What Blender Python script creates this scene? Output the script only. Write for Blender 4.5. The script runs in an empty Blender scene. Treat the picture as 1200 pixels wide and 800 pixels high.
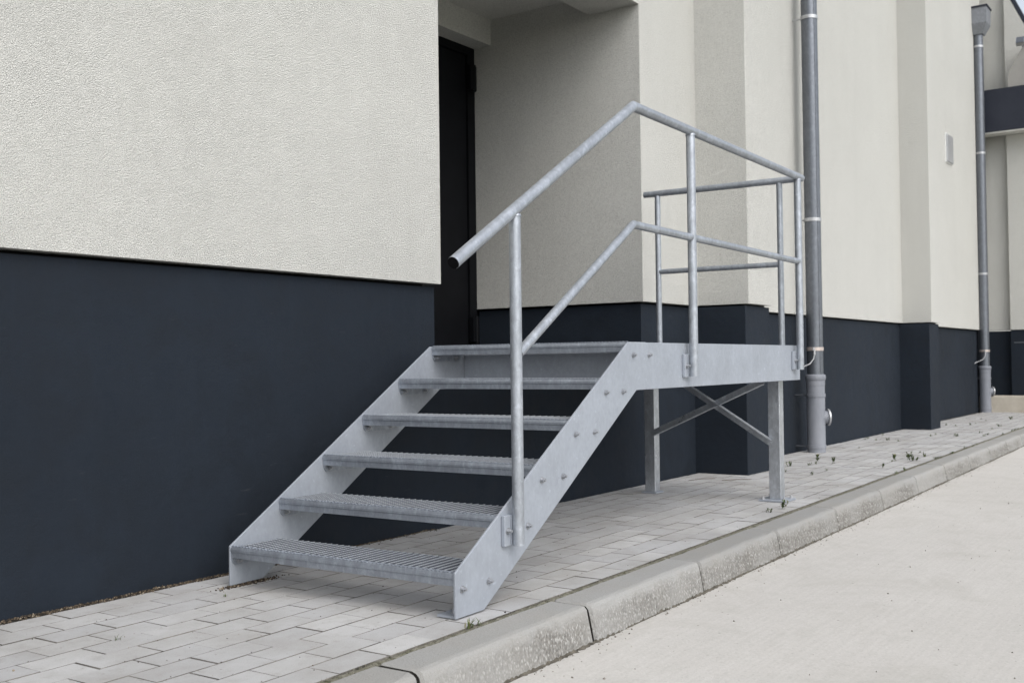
import bpy, math, random
from mathutils import Vector, Matrix

random.seed(7)
S = bpy.context.scene
COL = S.collection

# ------------------------------------------------------------------ camera
cam_data = bpy.data.cameras.new('camera')
cam_data.sensor_width = 36.0
cam_data.lens = 1250.67 / 1200.0 * 36.0
cam_data.clip_start = 0.05
cam_data.clip_end = 3000
camera = bpy.data.objects.new('camera', cam_data)
COL.objects.link(camera)
YAW, PITCH, ROLL = math.radians(54.997), math.radians(1.122), math.radians(-0.709)
CAM = Vector((-3.049, -3.627, 0.943))
fw = Vector((math.sin(YAW) * math.cos(PITCH), math.cos(YAW) * math.cos(PITCH), math.sin(PITCH)))
rt = Vector((math.cos(YAW), -math.sin(YAW), 0))
up = rt.cross(fw)
rt2 = math.cos(ROLL) * rt + math.sin(ROLL) * up
up2 = -math.sin(ROLL) * rt + math.cos(ROLL) * up
camera.matrix_world = Matrix(((rt2.x, up2.x, -fw.x, CAM.x), (rt2.y, up2.y, -fw.y, CAM.y),
                              (rt2.z, up2.z, -fw.z, CAM.z), (0, 0, 0, 1)))
cam_data.dof.use_dof = True
cam_data.dof.focus_distance = 4.9
cam_data.dof.aperture_fstop = 5.6
S.camera = camera

# ------------------------------------------------------------------ sky and sun (bright overcast)
SUN_EL, SUN_AZ = math.radians(46), math.radians(204)      # azimuth clockwise from +Y
world = bpy.data.worlds.new('World')
S.world = world
world.use_nodes = True
wn, wl = world.node_tree.nodes, world.node_tree.links
wn.clear()
sky = wn.new('ShaderNodeTexSky')
sky.sky_type = 'NISHITA'
sky.sun_disc = False
sky.sun_elevation = SUN_EL
sky.sun_rotation = SUN_AZ
sky.air_density = 1.0
sky.dust_density = 2.0
sky.ozone_density = 1.0
bw = wn.new('ShaderNodeRGBToBW')
mixw = wn.new('ShaderNodeMix'); mixw.data_type = 'RGBA'
mixw.inputs['Factor'].default_value = 0.72
bg = wn.new('ShaderNodeBackground'); bg.inputs['Strength'].default_value = 0.15
wo = wn.new('ShaderNodeOutputWorld')
wl.new(sky.outputs[0], bw.inputs[0])
wl.new(sky.outputs[0], mixw.inputs['A'])
wl.new(bw.outputs[0], mixw.inputs['B'])
wl.new(mixw.outputs['Result'], bg.inputs['Color'])
wl.new(bg.outputs[0], wo.inputs['Surface'])

sun_data = bpy.data.lights.new('sun', 'SUN')
sun_data.energy = 0.8
sun_data.angle = math.radians(60)
sun_data.color = (1.0, 0.98, 0.955)
sun = bpy.data.objects.new('sun', sun_data)
COL.objects.link(sun)
to_sun = Vector((math.sin(SUN_AZ) * math.cos(SUN_EL), math.cos(SUN_AZ) * math.cos(SUN_EL), math.sin(SUN_EL)))
sun.rotation_euler = to_sun.to_track_quat('Z', 'Y').to_euler()
sun.location = (0, -8, 12)

S.view_settings.view_transform = 'Standard'
S.view_settings.look = 'None'
S.view_settings.gamma = 1.0
S.view_settings.exposure = 0.98
S.view_settings.use_curve_mapping = False
S.render.engine = 'CYCLES'

# ------------------------------------------------------------------ materials
class N:
    """tiny node helper"""
    def __init__(self, name):
        self.m = bpy.data.materials.new(name)
        self.m.use_nodes = True
        self.t = self.m.node_tree
        self.b = self.t.nodes['Principled BSDF']
        self.tc = self.t.nodes.new('ShaderNodeTexCoord')
        self.geo = self.t.nodes.new('ShaderNodeNewGeometry')
    def link(self, a, b): self.t.links.new(a, b)
    def set(self, k, v): self.b.inputs[k].default_value = v
    def out(self, k, sock): self.link(sock, self.b.inputs[k])
    def scaled(self, vec, s):
        n = self.t.nodes.new('ShaderNodeMapping'); n.inputs['Scale'].default_value = s
        self.link(vec, n.inputs['Vector']); return n.outputs[0]
    def noise(self, vec, scale, detail=4, rough=0.55, dist=0.0):
        n = self.t.nodes.new('ShaderNodeTexNoise')
        n.inputs['Scale'].default_value = scale; n.inputs['Detail'].default_value = detail
        n.inputs['Roughness'].default_value = rough; n.inputs['Distortion'].default_value = dist
        self.link(vec, n.inputs['Vector']); return n.outputs['Fac']
    def voro(self, vec, scale, out='Distance', feature='F1'):
        n = self.t.nodes.new('ShaderNodeTexVoronoi'); n.feature = feature
        n.inputs['Scale'].default_value = scale
        self.link(vec, n.inputs['Vector']); return n.outputs[out]
    def ramp(self, fac, stops):
        n = self.t.nodes.new('ShaderNodeValToRGB')
        e = n.color_ramp.elements
        while len(e) < len(stops): e.new(0.5)
        for el, (p, c) in zip(e, stops):
            el.position = p; el.color = (c, c, c, 1) if isinstance(c, (int, float)) else (*c, 1)
        self.link(fac, n.inputs[0]); return n.outputs[0]
    def mix(self, fac, a, b, mode='MIX'):
        n = self.t.nodes.new('ShaderNodeMix'); n.data_type = 'RGBA'; n.blend_type = mode
        for k, v in (('Factor', fac), ('A', a), ('B', b)):
            if hasattr(v, 'node'): self.link(v, n.inputs[k])
            elif k == 'Factor': n.inputs[k].default_value = v
            else: n.inputs[k].default_value = (*v, 1)
        return n.outputs['Result']
    def math(self, op, a, b=0.0):
        n = self.t.nodes.new('ShaderNodeMath'); n.operation = op
        for i, v in enumerate((a, b)):
            if hasattr(v, 'node'): self.link(v, n.inputs[i])
            else: n.inputs[i].default_value = v
        return n.outputs[0]
    def bump(self, h, strength, dist, prev=None):
        n = self.t.nodes.new('ShaderNodeBump')
        n.inputs['Strength'].default_value = strength; n.inputs['Distance'].default_value = dist
        self.link(h, n.inputs['Height'])
        if prev is not None: self.link(prev, n.inputs['Normal'])
        self.link(n.outputs[0], self.b.inputs['Normal']); return n.outputs[0]

def mul(c, k): return tuple(min(1, x * k) for x in c)

def mat_stucco(name, col, k=1.0):
    n = N(name); P = n.geo.outputs['Position']
    grain = n.noise(P, 240, 2, 0.6)
    cells = n.voro(P, 210)
    h = n.math('ADD', n.math('MULTIPLY', grain, 0.7), n.math('MULTIPLY', cells, -0.7))
    soft = n.noise(P, 1.1, 4, 0.6)
    streak = n.noise(n.scaled(P, (5, 5, 0.35)), 1.0, 4, 0.6)
    patch = n.noise(P, 9, 4, 0.65)
    h = n.math('MULTIPLY', h, n.ramp(patch, [(0.3, 0.85), (0.7, 1.1)]))
    c = n.mix(n.ramp(soft, [(0.3, 0.0), (0.75, 1.0)]), mul(col, 0.955), mul(col, 1.02))
    c = n.mix(n.ramp(streak, [(0.45, 0.0), (0.9, 0.28)]), c, (0.52, 0.515, 0.48))
    c = n.mix(n.ramp(grain, [(0.34, 0.9), (0.50, 0.0)]), c, mul(col, 0.48))
    c = n.mix(n.ramp(grain, [(0.52, 0.0), (0.66, 0.5)]), c, mul(col, 1.22))
    n.out('Base Color', c); n.set('Roughness', 0.95); n.set('Specular IOR Level', 0.15)
    n.bump(h, 1.0, 0.0085 * k)
    return n.m

def mat_plinth(name, col):
    n = N(name); P = n.geo.outputs['Position']
    big = n.noise(P, 0.9, 5, 0.6); fine = n.noise(P, 160, 4, 0.6)
    run = n.noise(n.scaled(P, (4, 4, 0.5)), 1.4, 5, 0.65)
    c = n.mix(n.ramp(big, [(0.3, 0.0), (0.7, 1.0)]), mul(col, 0.86), mul(col, 1.14))
    c = n.mix(n.ramp(run, [(0.5, 0.0), (0.85, 0.35)]), c, mul(col, 1.5))
    mid = n.noise(P, 5.5, 5, 0.7, 0.5)
    c = n.mix(n.ramp(mid, [(0.35, 0.55), (0.55, 0.0)]), c, mul(col, 0.66))
    scuff = n.noise(n.scaled(P, (2.5, 2.5, 14)), 2.0, 5, 0.7)
    c = n.mix(n.ramp(scuff, [(0.66, 0.0), (0.78, 0.22)]), c, (0.09, 0.095, 0.10))
    n.out('Base Color', c); n.set('Specular IOR Level', 0.24)
    n.out('Roughness', n.ramp(mid, [(0.3, 0.72), (0.7, 0.92)]))
    n.bump(n.math('ADD', fine, n.math('MULTIPLY', n.noise(P, 22, 3, 0.6), 1.5)), 0.5, 0.003)
    return n.m

def mat_galv(name, col, rough=0.5, metal=0.45, spangle=70, streak=True, mottle=0.45):
    n = N(name); P = n.geo.outputs['Position']
    big = n.noise(P, 6, 5, 0.65, 0.4)
    sp = n.voro(n.scaled(P, (1, 1, 0.7)), spangle, 'Color')
    spv = n.t.nodes.new('ShaderNodeRGBToBW'); n.link(sp, spv.inputs[0]); spv = spv.outputs[0]
    c = n.mix(n.ramp(big, [(0.28, 0.0), (0.72, 1.0)]), mul(col, 0.9), mul(col, 1.06))
    c = n.mix(n.math('MULTIPLY', spv, 0.16), c, mul(col, 0.72))
    if streak:
        st = n.noise(n.scaled(P, (26, 26, 1.3)), 1.0, 4, 0.6)
        c = n.mix(n.ramp(st, [(0.56, 0.0), (0.75, 0.15)]), c, mul(col, 1.25))
    mo = n.noise(n.scaled(P, (1, 1, 0.6)), 30, 4, 0.7, 0.6)
    c = n.mix(n.math('MULTIPLY', n.ramp(mo, [(0.40, 1.0), (0.52, 0.0)]), 0.55 * mottle), c, mul(col, 0.62))
    c = n.mix(n.math('MULTIPLY', n.ramp(mo, [(0.54, 0.0), (0.66, 1.0)]), 0.6 * mottle), c, mul(col, 1.45))
    spots = n.noise(P, 38, 3, 0.5)
    c = n.mix(n.ramp(spots, [(0.66, 0.0), (0.74, 0.45)]), c, mul(col, 1.45))
    n.out('Base Color', c); n.set('Metallic', metal)
    r = n.ramp(n.math('ADD', n.math('MULTIPLY', spv, 0.4), n.math('MULTIPLY', big, 0.6)), [(0.2, rough - 0.1), (0.8, rough + 0.12)])
    n.out('Roughness', r)
    n.bump(n.noise(P, 55, 4, 0.6), 0.18, 0.002)
    return n.m

def mat_paver(name, per_object):
    n = N(name); P = n.geo.outputs['Position']
    if per_object:
        oi = n.t.nodes.new('ShaderNodeObjectInfo'); rnd = oi.outputs['Random']
    else:
        rnd = n.geo.outputs['Random Per Island']
    c = n.ramp(rnd, [(0.0, (0.388, 0.385, 0.386)), (0.3, (0.412, 0.409, 0.408)), (0.7, (0.432, 0.428, 0.424)), (1.0, (0.462, 0.457, 0.45))])
    stain = n.noise(P, 2.3, 6, 0.65)
    c = n.mix(n.ramp(stain, [(0.40, 0.0), (0.70, 0.62)]), c, (0.255, 0.24, 0.215))
    edge = n.noise(P, 17, 5, 0.7)
    c = n.mix(n.ramp(edge, [(0.52, 0.0), (0.74, 0.45)]), c, (0.27, 0.255, 0.23))
    speck = n.noise(P, 210, 3, 0.6)
    c = n.mix(n.ramp(speck, [(0.3, 0.30), (0.48, 0.0)]), c, (0.17, 0.165, 0.155))
    c = n.mix(n.ramp(n.noise(P, 330, 2, 0.5), [(0.6, 0.0), (0.75, 0.35)]), c, (0.62, 0.60, 0.57))
    spots = n.voro(P, 13)
    c = n.mix(n.ramp(spots, [(0.045, 0.55), (0.075, 0.0)]), c, (0.20, 0.185, 0.16))
    n.out('Base Color', c); n.set('Roughness', 0.93); n.set('Specular IOR Level', 0.2)
    n.bump(n.math('ADD', speck, n.math('MULTIPLY', stain, 1.5)), 0.35, 0.003)
    return n.m

def mat_kerb():
    n = N('kerb_concrete')
    P = n.geo.outputs['Position']
    oi = n.t.nodes.new('ShaderNodeObjectInfo')
    sep = n.t.nodes.new('ShaderNodeSeparateXYZ'); n.link(P, sep.inputs[0])
    z = sep.outputs[2]
    base = n.ramp(oi.outputs['Random'], [(0, (0.272, 0.270, 0.26)), (1, (0.315, 0.312, 0.30))])
    base = n.mix(n.ramp(n.noise(P, 3.1, 6, 0.65), [(0.4, 0.0), (0.75, 0.45)]), base, (0.29, 0.27, 0.235))
    base = n.mix(n.ramp(n.noise(P, 190, 3, 0.6), [(0.3, 0.4), (0.5, 0.0)]), base, (0.2, 0.19, 0.17))
    # washed aggregate on the worn face of the stone
    PA = n.scaled(P, (1, 1, 0.7))
    d = n.voro(PA, 110, 'Distance'); vc = n.voro(PA, 110, 'Color')
    vcb = n.t.nodes.new('ShaderNodeRGBToBW'); n.link(vc, vcb.inputs[0]); vcb = vcb.outputs[0]
    agg = n.ramp(vcb, [(0.2, (0.145, 0.14, 0.13)), (0.5, (0.26, 0.254, 0.238)), (0.8, (0.46, 0.452, 0.43))])
    agg = n.mix(n.ramp(d, [(0.25, 0.0), (0.6, 0.75)]), agg, (0.17, 0.158, 0.14))
    edge = n.math('ADD', z, n.math('MULTIPLY', n.math('SUBTRACT', n.noise(P, 14, 5, 0.7), 0.5), 0.11))
    face = n.ramp(n.math('ADD', edge, 0.5), [(0.445, 1.0), (0.485, 0.0)])
    face = n.math('MULTIPLY', face, n.ramp(n.noise(P, 1.3, 3, 0.5), [(0.38, 0.25), (0.62, 0.9)]))
    c = n.mix(face, base, agg)
    n.out('Base Color', c); n.set('Roughness', 0.92); n.set('Specular IOR Level', 0.2)
    h = n.math('ADD', n.math('MULTIPLY', n.math('MULTIPLY', n.math('SUBTRACT', 1.0, d), face), 1.0), n.math('MULTIPLY', n.noise(P, 120, 4, 0.6), 0.4))
    n.bump(h, 1.0, 0.009)
    return n.m

def mat_road():
    n = N('road_concrete'); P = n.geo.outputs['Position']
    big = n.noise(P, 0.55, 6, 0.62); mid = n.noise(P, 4.5, 6, 0.7); fine = n.noise(P, 170, 4, 0.6)
    brush = n.noise(n.scaled(P, (2.0, 60, 1)), 1.0, 3, 0.5)
    c = n.mix(n.ramp(big, [(0.3, 0.0), (0.7, 1.0)]), (0.465, 0.446, 0.417), (0.512, 0.494, 0.465))
    c = n.mix(n.ramp(mid, [(0.5, 0.0), (0.8, 0.35)]), c, (0.375, 0.36, 0.33))
    c = n.mix(n.ramp(brush, [(0.4, 0.14), (0.6, 0.0)]), c, (0.36, 0.345, 0.32))
    c = n.mix(n.ramp(n.noise(P, 46, 2, 0.5), [(0.70, 0.0), (0.76, 0.4)]), c, (0.27, 0.25, 0.22))
    c = n.mix(n.ramp(fine, [(0.3, 0.3), (0.46, 0.0)]), c, (0.30, 0.285, 0.26))
    ag = n.voro(P, 130, 'Color'); agb = n.t.nodes.new('ShaderNodeRGBToBW'); n.link(ag, agb.inputs[0])
    c = n.mix(n.ramp(agb.outputs[0], [(0.18, 0.18), (0.30, 0.0)]), c, (0.27, 0.255, 0.23))
    c = n.mix(n.ramp(agb.outputs[0], [(0.72, 0.0), (0.85, 0.15)]), c, (0.64, 0.63, 0.60))
    blot = n.noise(P, 1.7, 7, 0.72, 0.8)
    c = n.mix(n.ramp(blot, [(0.50, 0.0), (0.74, 0.50)]), c, (0.37, 0.35, 0.315))
    pit = n.voro(P, 7.5)
    c = n.mix(n.ramp(pit, [(0.025, 0.7), (0.05, 0.0)]), c, (0.16, 0.145, 0.12))
    n.out('Base Color', c); n.set('Roughness', 0.95); n.set('Specular IOR Level', 0.15)
    n.bump(n.math('ADD', fine, n.math('MULTIPLY', mid, 2.0)), 0.45, 0.005)
    return n.m

def mat_island(name, stops, rough=0.9, bump=None, scale=100):
    n = N(name)
    c = n.ramp(n.geo.outputs['Random Per Island'], stops)
    v = n.noise(n.geo.outputs['Position'], scale, 3, 0.6)
    c = n.mix(n.ramp(v, [(0.3, 0.25), (0.6, 0.0)]), c, (0.05, 0.045, 0.04))
    n.out('Base Color', c); n.set('Roughness', rough); n.set('Specular IOR Level', 0.25)
    return n.m

def mat_noise(name, a, b, scale, rough=0.9, bump=0.3, dist=0.003, metal=0.0, stretch=(1, 1, 1), spec=0.3):
    n = N(name); P = n.scaled(n.geo.outputs['Position'], stretch)
    v = n.noise(P, scale, 5, 0.65)
    n.out('Base Color', n.mix(n.ramp(v, [(0.32, 0.0), (0.68, 1.0)]), a, b))
    n.set('Roughness', rough); n.set('Metallic', metal); n.set('Specular IOR Level', spec)
    n.bump(n.noise(P, scale * 6, 3, 0.6), bump, dist)
    return n.m

M = dict(
    stucco=mat_stucco('stucco', (0.64, 0.634, 0.594)),
    smooth=mat_stucco('smooth_render', (0.64, 0.634, 0.594), 0.35),
    plinth=mat_plinth('plinth_render', (0.0115, 0.0165, 0.0245)),
    door=mat_noise('door_paint', (0.0035, 0.0038, 0.0048), (0.005, 0.0055, 0.007), 6, 0.55, 0.05, 0.001, spec=0.12),
    galv=mat_galv('galvanised_plate', (0.355, 0.382, 0.425), 0.52, 0.35, 70, True, 0.16),
    tube=mat_galv('galvanised_tube', (0.375, 0.400, 0.435), 0.42, 0.6, 110, True, 0.7),
    tread=mat_galv('galvanised_shaded_grating', (0.155, 0.17, 0.20), 0.45, 0.6, 90, True, 0.5),  # bars darkened in colour to paint the shade inside the grating slots
    nosing=mat_galv('galvanised_nosing', (0.31, 0.337, 0.38), 0.40, 0.55, 90, True, 0.7),
    crest=mat_galv('galvanised_lit_crest', (0.50, 0.525, 0.56), 0.4, 0.4, 90, False, 0.3),  # lighter zinc painted on the bar tops so they read as lit
    bright=mat_galv('galvanised_profile', (0.56, 0.585, 0.62), 0.34, 0.85, 80, True, 0.6),
    dark=mat_noise('black_disc', (0.003, 0.003, 0.0035), (0.006, 0.006, 0.007), 40, spec=0.1),
    paver=mat_paver('paver_concrete', True),
    paver_far=mat_paver('paver_concrete_mass', False),
    sand=mat_noise('joint_sand', (0.055, 0.051, 0.044), (0.24, 0.225, 0.20), 5, 1.0, 0.6, 0.004),
    moss=mat_noise('joint_moss', (0.10, 0.098, 0.06), (0.27, 0.255, 0.21), 30, 1.0, 0.9, 0.008),
    soil=mat_noise('joint_soil', (0.012, 0.011, 0.009), (0.04, 0.036, 0.03), 20, 1.0, 0.8, 0.005),
    dirt=mat_noise('seam_dirt', (0.05, 0.045, 0.036), (0.15, 0.135, 0.11), 30, 1.0, 0.9, 0.006),
    field=mat_noise('unseen_dark_field', (0.045, 0.060, 0.022), (0.09, 0.10, 0.045), 0.8, 1.0, 0.8, 0.02),  # dark grass beyond the road, added unseen to cut bounced light
    kerb=mat_kerb(),
    road=mat_road(),
    gravel=mat_island('gravel_chips', [(0, (0.016, 0.013, 0.010)), (0.5, (0.045, 0.034, 0.024)), (0.82, (0.12, 0.09, 0.06)), (1, (0.32, 0.27, 0.20))]),
    pebble=mat_island('road_pebbles', [(0, (0.09, 0.08, 0.065)), (0.5, (0.24, 0.22, 0.19)), (1, (0.5, 0.48, 0.44))]),
    weed=mat_island('weed_leaves', [(0, (0.03, 0.045, 0.012)), (0.5, (0.065, 0.10, 0.028)), (0.8, (0.10, 0.13, 0.045)), (1, (0.22, 0.19, 0.10))]),
    twig=mat_noise('dry_twig', (0.06, 0.045, 0.03), (0.13, 0.10, 0.07), 60),
    zinc=mat_galv('weathered_zinc', (0.155, 0.167, 0.187), 0.40, 0.6, 40),
    hopper=mat_galv('hopper_sheet', (0.25, 0.262, 0.285), 0.45, 0.4, 40),
    pvc=mat_noise('grey_standpipe', (0.175, 0.185, 0.21), (0.25, 0.26, 0.285), 5, 0.5, 0.15, 0.002, stretch=(1, 1, 0.4)),
    clamp=mat_galv('clamp_steel', (0.46, 0.465, 0.475), 0.4, 0.5, 60, False),
    boltm=mat_galv('bolt_steel', (0.40, 0.41, 0.43), 0.38, 0.7, 60, False),
    copper=mat_noise('copper_clamp', (0.50, 0.42, 0.38), (0.56, 0.50, 0.46), 30, 0.5, 0.1, 0.001, 0.5),
    white=mat_noise('white_plastic', (0.66, 0.66, 0.65), (0.74, 0.74, 0.73), 12, 0.5, 0.1, 0.001),
    ledge=mat_noise('sandy_concrete', (0.40, 0.36, 0.30), (0.50, 0.46, 0.39), 5, 0.95, 0.5, 0.004),
    band=mat_noise('dark_fascia', (0.016, 0.019, 0.030), (0.022, 0.026, 0.038), 3, 0.6, 0.1, 0.001),
    wedge=mat_noise('grey_sheet', (0.26, 0.25, 0.235), (0.31, 0.30, 0.28), 3, 0.7, 0.2, 0.002),
)

# ------------------------------------------------------------------ mesh helpers
class MB:
    def __init__(self): self.v = []; self.f = []; self.sm = []
    def add(self, verts, faces, smooth=False):
        b = len(self.v); self.v += [tuple(p) for p in verts]
        for f in faces: self.f.append(tuple(b + i for i in f)); self.sm.append(smooth)
        return self
    def box(self, x0, x1, y0, y1, z0, z1):
        V = [(x, y, z) for z in (z0, z1) for y in (y0, y1) for x in (x0, x1)]
        return self.add(V, [(0, 2, 3, 1), (4, 5, 7, 6), (0, 1, 5, 4), (2, 6, 7, 3), (0, 4, 6, 2), (1, 3, 7, 5)])
    def cbox(self, x0, x1, y0, y1, z0, z1, c):
        """box with chamfered vertical edges (plan octagon)"""
        P = [(x0 + c, y0), (x1 - c, y0), (x1, y0 + c), (x1, y1 - c), (x1 - c, y1), (x0 + c, y1), (x0, y1 - c), (x0, y0 + c)]
        return self.prism(P, z0, z1)
    def prism(self, poly, a, b, axis='z'):
        def m(p, t):
            if axis == 'z': return (p[0], p[1], t)
            if axis == 'y': return (p[0], t, p[1])
            return (t, p[0], p[1])
        n = len(poly)
        V = [m(p, a) for p in poly] + [m(p, b) for p in poly]
        F = [tuple(range(n))[::-1], tuple(range(n, 2 * n))] + [(i, (i + 1) % n, n + (i + 1) % n, n + i) for i in range(n)]
        return self.add(V, F)
    def tube(self, pts, r, seg=18, cap=True, hollow_start=False):
        pts = [Vector(p) for p in pts]
        dirs = [(pts[i + 1] - pts[i]).normalized() for i in range(len(pts) - 1)]
        ref = Vector((0, 0, 1)) if abs(dirs[0].z) < 0.9 else Vector((1, 0, 0))
        a0 = dirs[0].cross(ref).normalized(); b0 = dirs[0].cross(a0)
        ring = [a0 * math.cos(2 * math.pi * k / seg) * r + b0 * math.sin(2 * math.pi * k / seg) * r for k in range(seg)]
        rings = [[pts[0] + q for q in ring]]
        cur = rings[0]
        for i in range(1, len(pts)):
            d = dirs[i - 1]
            nrm = d if i == len(pts) - 1 else (d + dirs[i]).normalized()
            cur = [q + d * ((pts[i] - q).dot(nrm) / d.dot(nrm)) for q in cur]
            rings.append(cur)
        V = [q for R in rings for q in R]; F = []
        for i in range(len(rings) - 1):
            # duplicate nothing: smooth along tube, mitre reads through position
            for k in range(seg):
                k2 = (k + 1) % seg
                F.append((i * seg + k, i * seg + k2, (i + 1) * seg + k2, (i + 1) * seg + k))
        # separate vertices for each straight run keeps the mitre crisp
        for i in range(len(rings) - 1):
            self.add(rings[i] + rings[i + 1], [(k, (k + 1) % seg, seg + (k + 1) % seg, seg + k) for k in range(seg)], True)
        if hollow_start:
            inner = [pts[0] + q * 0.90 for q in ring]; deep = [pts[0] + q * 0.90 + dirs[0] * 0.12 for q in ring]
            self.add(rings[0] + inner, [(k, seg + k, seg + (k + 1) % seg, (k + 1) % seg) for k in range(seg)])
            self.add(inner + deep, [(k, seg + k, seg + (k + 1) % seg, (k + 1) % seg) for k in range(seg)], True)
            self.add(deep, [tuple(range(seg))])
        elif cap: self.add(rings[0], [tuple(range(seg))[::-1]])
        if cap: self.add(rings[-1], [tuple(range(seg))])
        return self
    def lathe(self, prof, cx, cy, seg=28):
        """prof: list of (r, z)"""
        for (r0, z0), (r1, z1) in zip(prof, prof[1:]):
            V = [(cx + r * math.cos(2 * math.pi * k / seg), cy + r * math.sin(2 * math.pi * k / seg), z) for r, z in ((r0, z0), (r1, z1)) for k in range(seg)]
            self.add(V, [(k, (k + 1) % seg, seg + (k + 1) % seg, seg + k) for k in range(seg)], True)
        return self
    def mesh(self, name):
        me = bpy.data.meshes.new(name)
        me.from_pydata(self.v, [], self.f)
        me.polygons.foreach_set('use_smooth', self.sm)
        me.update()
        return me
    def build(self, name, mat, parent=None):
        me = self.mesh(name)
        me.materials.append(mat)
        return link(name, me, parent)

def link(name, me, parent=None):
    o = bpy.data.objects.new(name, me)
    COL.objects.link(o)
    if parent is not None: o.parent = parent
    return o

def thing(name, label, cat, loc=(0, 0, 0), rz=0.0, group=None):
    o = bpy.data.objects.new(name, None)
    COL.objects.link(o)
    o.empty_display_size = 0.2
    o.location = loc; o.rotation_euler = (0, 0, rz)
    return tag(o, label, cat, group)

def tag(o, label, cat, group=None):
    o['label'] = label; o['category'] = cat
    if group: o['group'] = group
    return o

def soften(o, w=0.004, seg=2):
    m = o.modifiers.new('edge', 'BEVEL'); m.width = w; m.segments = seg; m.limit_method = 'ANGLE'
    return o

# ------------------------------------------------------------------ ground: road, kerb, pavement
KA = 0.0216                                    # kerb line runs at a slight angle to the wall
def kerb_y(x): return -1.322 + KA * x          # back edge of the kerb
ROAD_Z = -0.14
def kx(u, v):                                   # along kerb u, inward v -> world
    return (u * math.cos(KA) - v * math.sin(KA), -1.322 + u * math.sin(KA) + v * math.cos(KA))

mb = MB(); mb.add([(-600, -600, ROAD_Z - 0.03), (600, -600, ROAD_Z - 0.03), (600, 600, ROAD_Z - 0.03), (-600, 600, ROAD_Z - 0.03)], [(0, 1, 2, 3)])
field = mb.build('ground', M['field']); field['kind'] = 'structure'  # unseen dark field, added to lessen light bounced from the ground
mb = MB(); mb.prism([kx(-60, -6.2), kx(60, -6.2), kx(60, 3), kx(-60, 3)], ROAD_Z - 0.2, ROAD_Z)
road = mb.build('road', M['road']); road['kind'] = 'structure'

PL = 0.2345; PWD = 0.1365                       # paver module
mb = MB()
c = [kx(-6, 0.0), kx(17.2, 0.0), (17.2, 0.45), (-6, 0.45)]
mb.prism(c, -0.30, -0.011)
pavement = mb.build('pavement', M['sand']); pavement['kind'] = 'structure'

def paver_mesh(nm, lx, ly, ch=0.0007, wob=0.0):
    hx, hy = lx / 2, ly / 2
    r = random.Random(nm)
    def w(): return r.uniform(-wob, wob)
    V = [(-hx, -hy, -0.06), (hx, -hy, -0.06), (hx, hy, -0.06), (-hx, hy, -0.06)]
    V += [(x, y, -ch) for x, y in ((-hx, -hy), (hx, -hy), (hx, hy), (-hx, hy))]
    V += [(x * (hx - ch) / hx + w(), y * (hy - ch) / hy + w(), 0) for x, y in ((-hx, -hy), (hx, -hy), (hx, hy), (-hx, hy))]
    F = [(0, 1, 5, 4), (1, 2, 6, 5), (2, 3, 7, 6), (3, 0, 4, 7), (4, 5, 9, 8), (5, 6, 10, 9), (6, 7, 11, 10), (7, 4, 8, 11), (8, 9, 10, 11)]
    return V, F

J = 0.0043
V0 = []
def soil_sides(me, top='paver'):
    me.materials.append(M[top]); me.materials.append(M['sand'])
    me.polygons.foreach_set('material_index', [0 if i % 9 >= 8 else 1 for i in range(len(me.polygons))])
for i in range(4):
    V, F = paver_mesh('paver%d' % i, PL - J, PWD - J, 0.0007, 0.0005)
    me = bpy.data.meshes.new('paver'); me.from_pydata(V, [], F); soil_sides(me); me.update()
    V0.append((me, V, F))

def project(p):
    d = Vector(p) - CAM
    z = d.dot(fw)
    if z < 0.3: return None
    return 600 + 1250.67 * d.dot(rt2) / z, 400 - 1250.67 * d.dot(up2) / z, z

slots = []
for row in range(0, 13):
    v = 0.030 + (row + 0.5) * PWD
    off = 0.5 if row % 2 else 0.0
    for k in range(-14, 74):
        u = (k + off) * PL + 0.148
        x, y = kx(u, v)
        lim = 0.205 if x < 0.9 else 0.235
        cut = PWD
        if y + PWD / 2 > lim:
            cut = lim - (y - PWD / 2)
            if cut < 0.03: continue
        if 5.2 < x - PL / 2 and x + PL / 2 < 5.66 and y - PWD / 2 > -0.19: continue
        if 11.45 < x - PL / 2 and x + PL / 2 < 11.9 and y - PWD / 2 > -0.11: continue
        if x > 17.0: continue
        slots.append((x, y, cut))
def score(s):
    q = project((s[0], s[1], 0))
    if q is None: return 0
    if not (-25 < q[0] < 1225 and 300 < q[1] < 830): return 0
    return 1 / q[2]
slots.sort(key=score, reverse=True)
rest = MB()
for i, (x, y, cut) in enumerate(slots):
    near = i < 290 and score((x, y)) > 0
    dz = random.gauss(0, 0.0005); rz = KA + random.gauss(0, 0.0022)
    tx, ty = random.gauss(0, 0.003), random.gauss(0, 0.003)
    jx, jy = random.gauss(0, 0.0012), random.gauss(0, 0.0009)
    if near:
        if cut == PWD: me = random.choice(V0)[0]
        else:
            V, F = paver_mesh('p', PL - J, cut - J); me = bpy.data.meshes.new('paver'); me.from_pydata(V, [], F); soil_sides(me); me.update()
        o = link('paver', me, pavement)
        o.location = (x + jx, y - (PWD - cut) / 2 + jy, dz); o.rotation_euler = (tx, ty, rz)
    else:
        V, F = paver_mesh('p', PL - J, cut - J)
        m4 = Matrix.Translation((x + jx, y - (PWD - cut) / 2 + jy, dz)) @ Matrix.Rotation(rz, 4, 'Z') @ Matrix.Rotation(tx, 4, 'X') @ Matrix.Rotation(ty, 4, 'Y')
        rest.add([m4 @ Vector(p) for p in V], F)
o = rest.build('paver_field', M['paver_far'], pavement); o.data.materials.clear(); soil_sides(o.data, 'paver_far'); o['kind'] = 'stuff'

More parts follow.
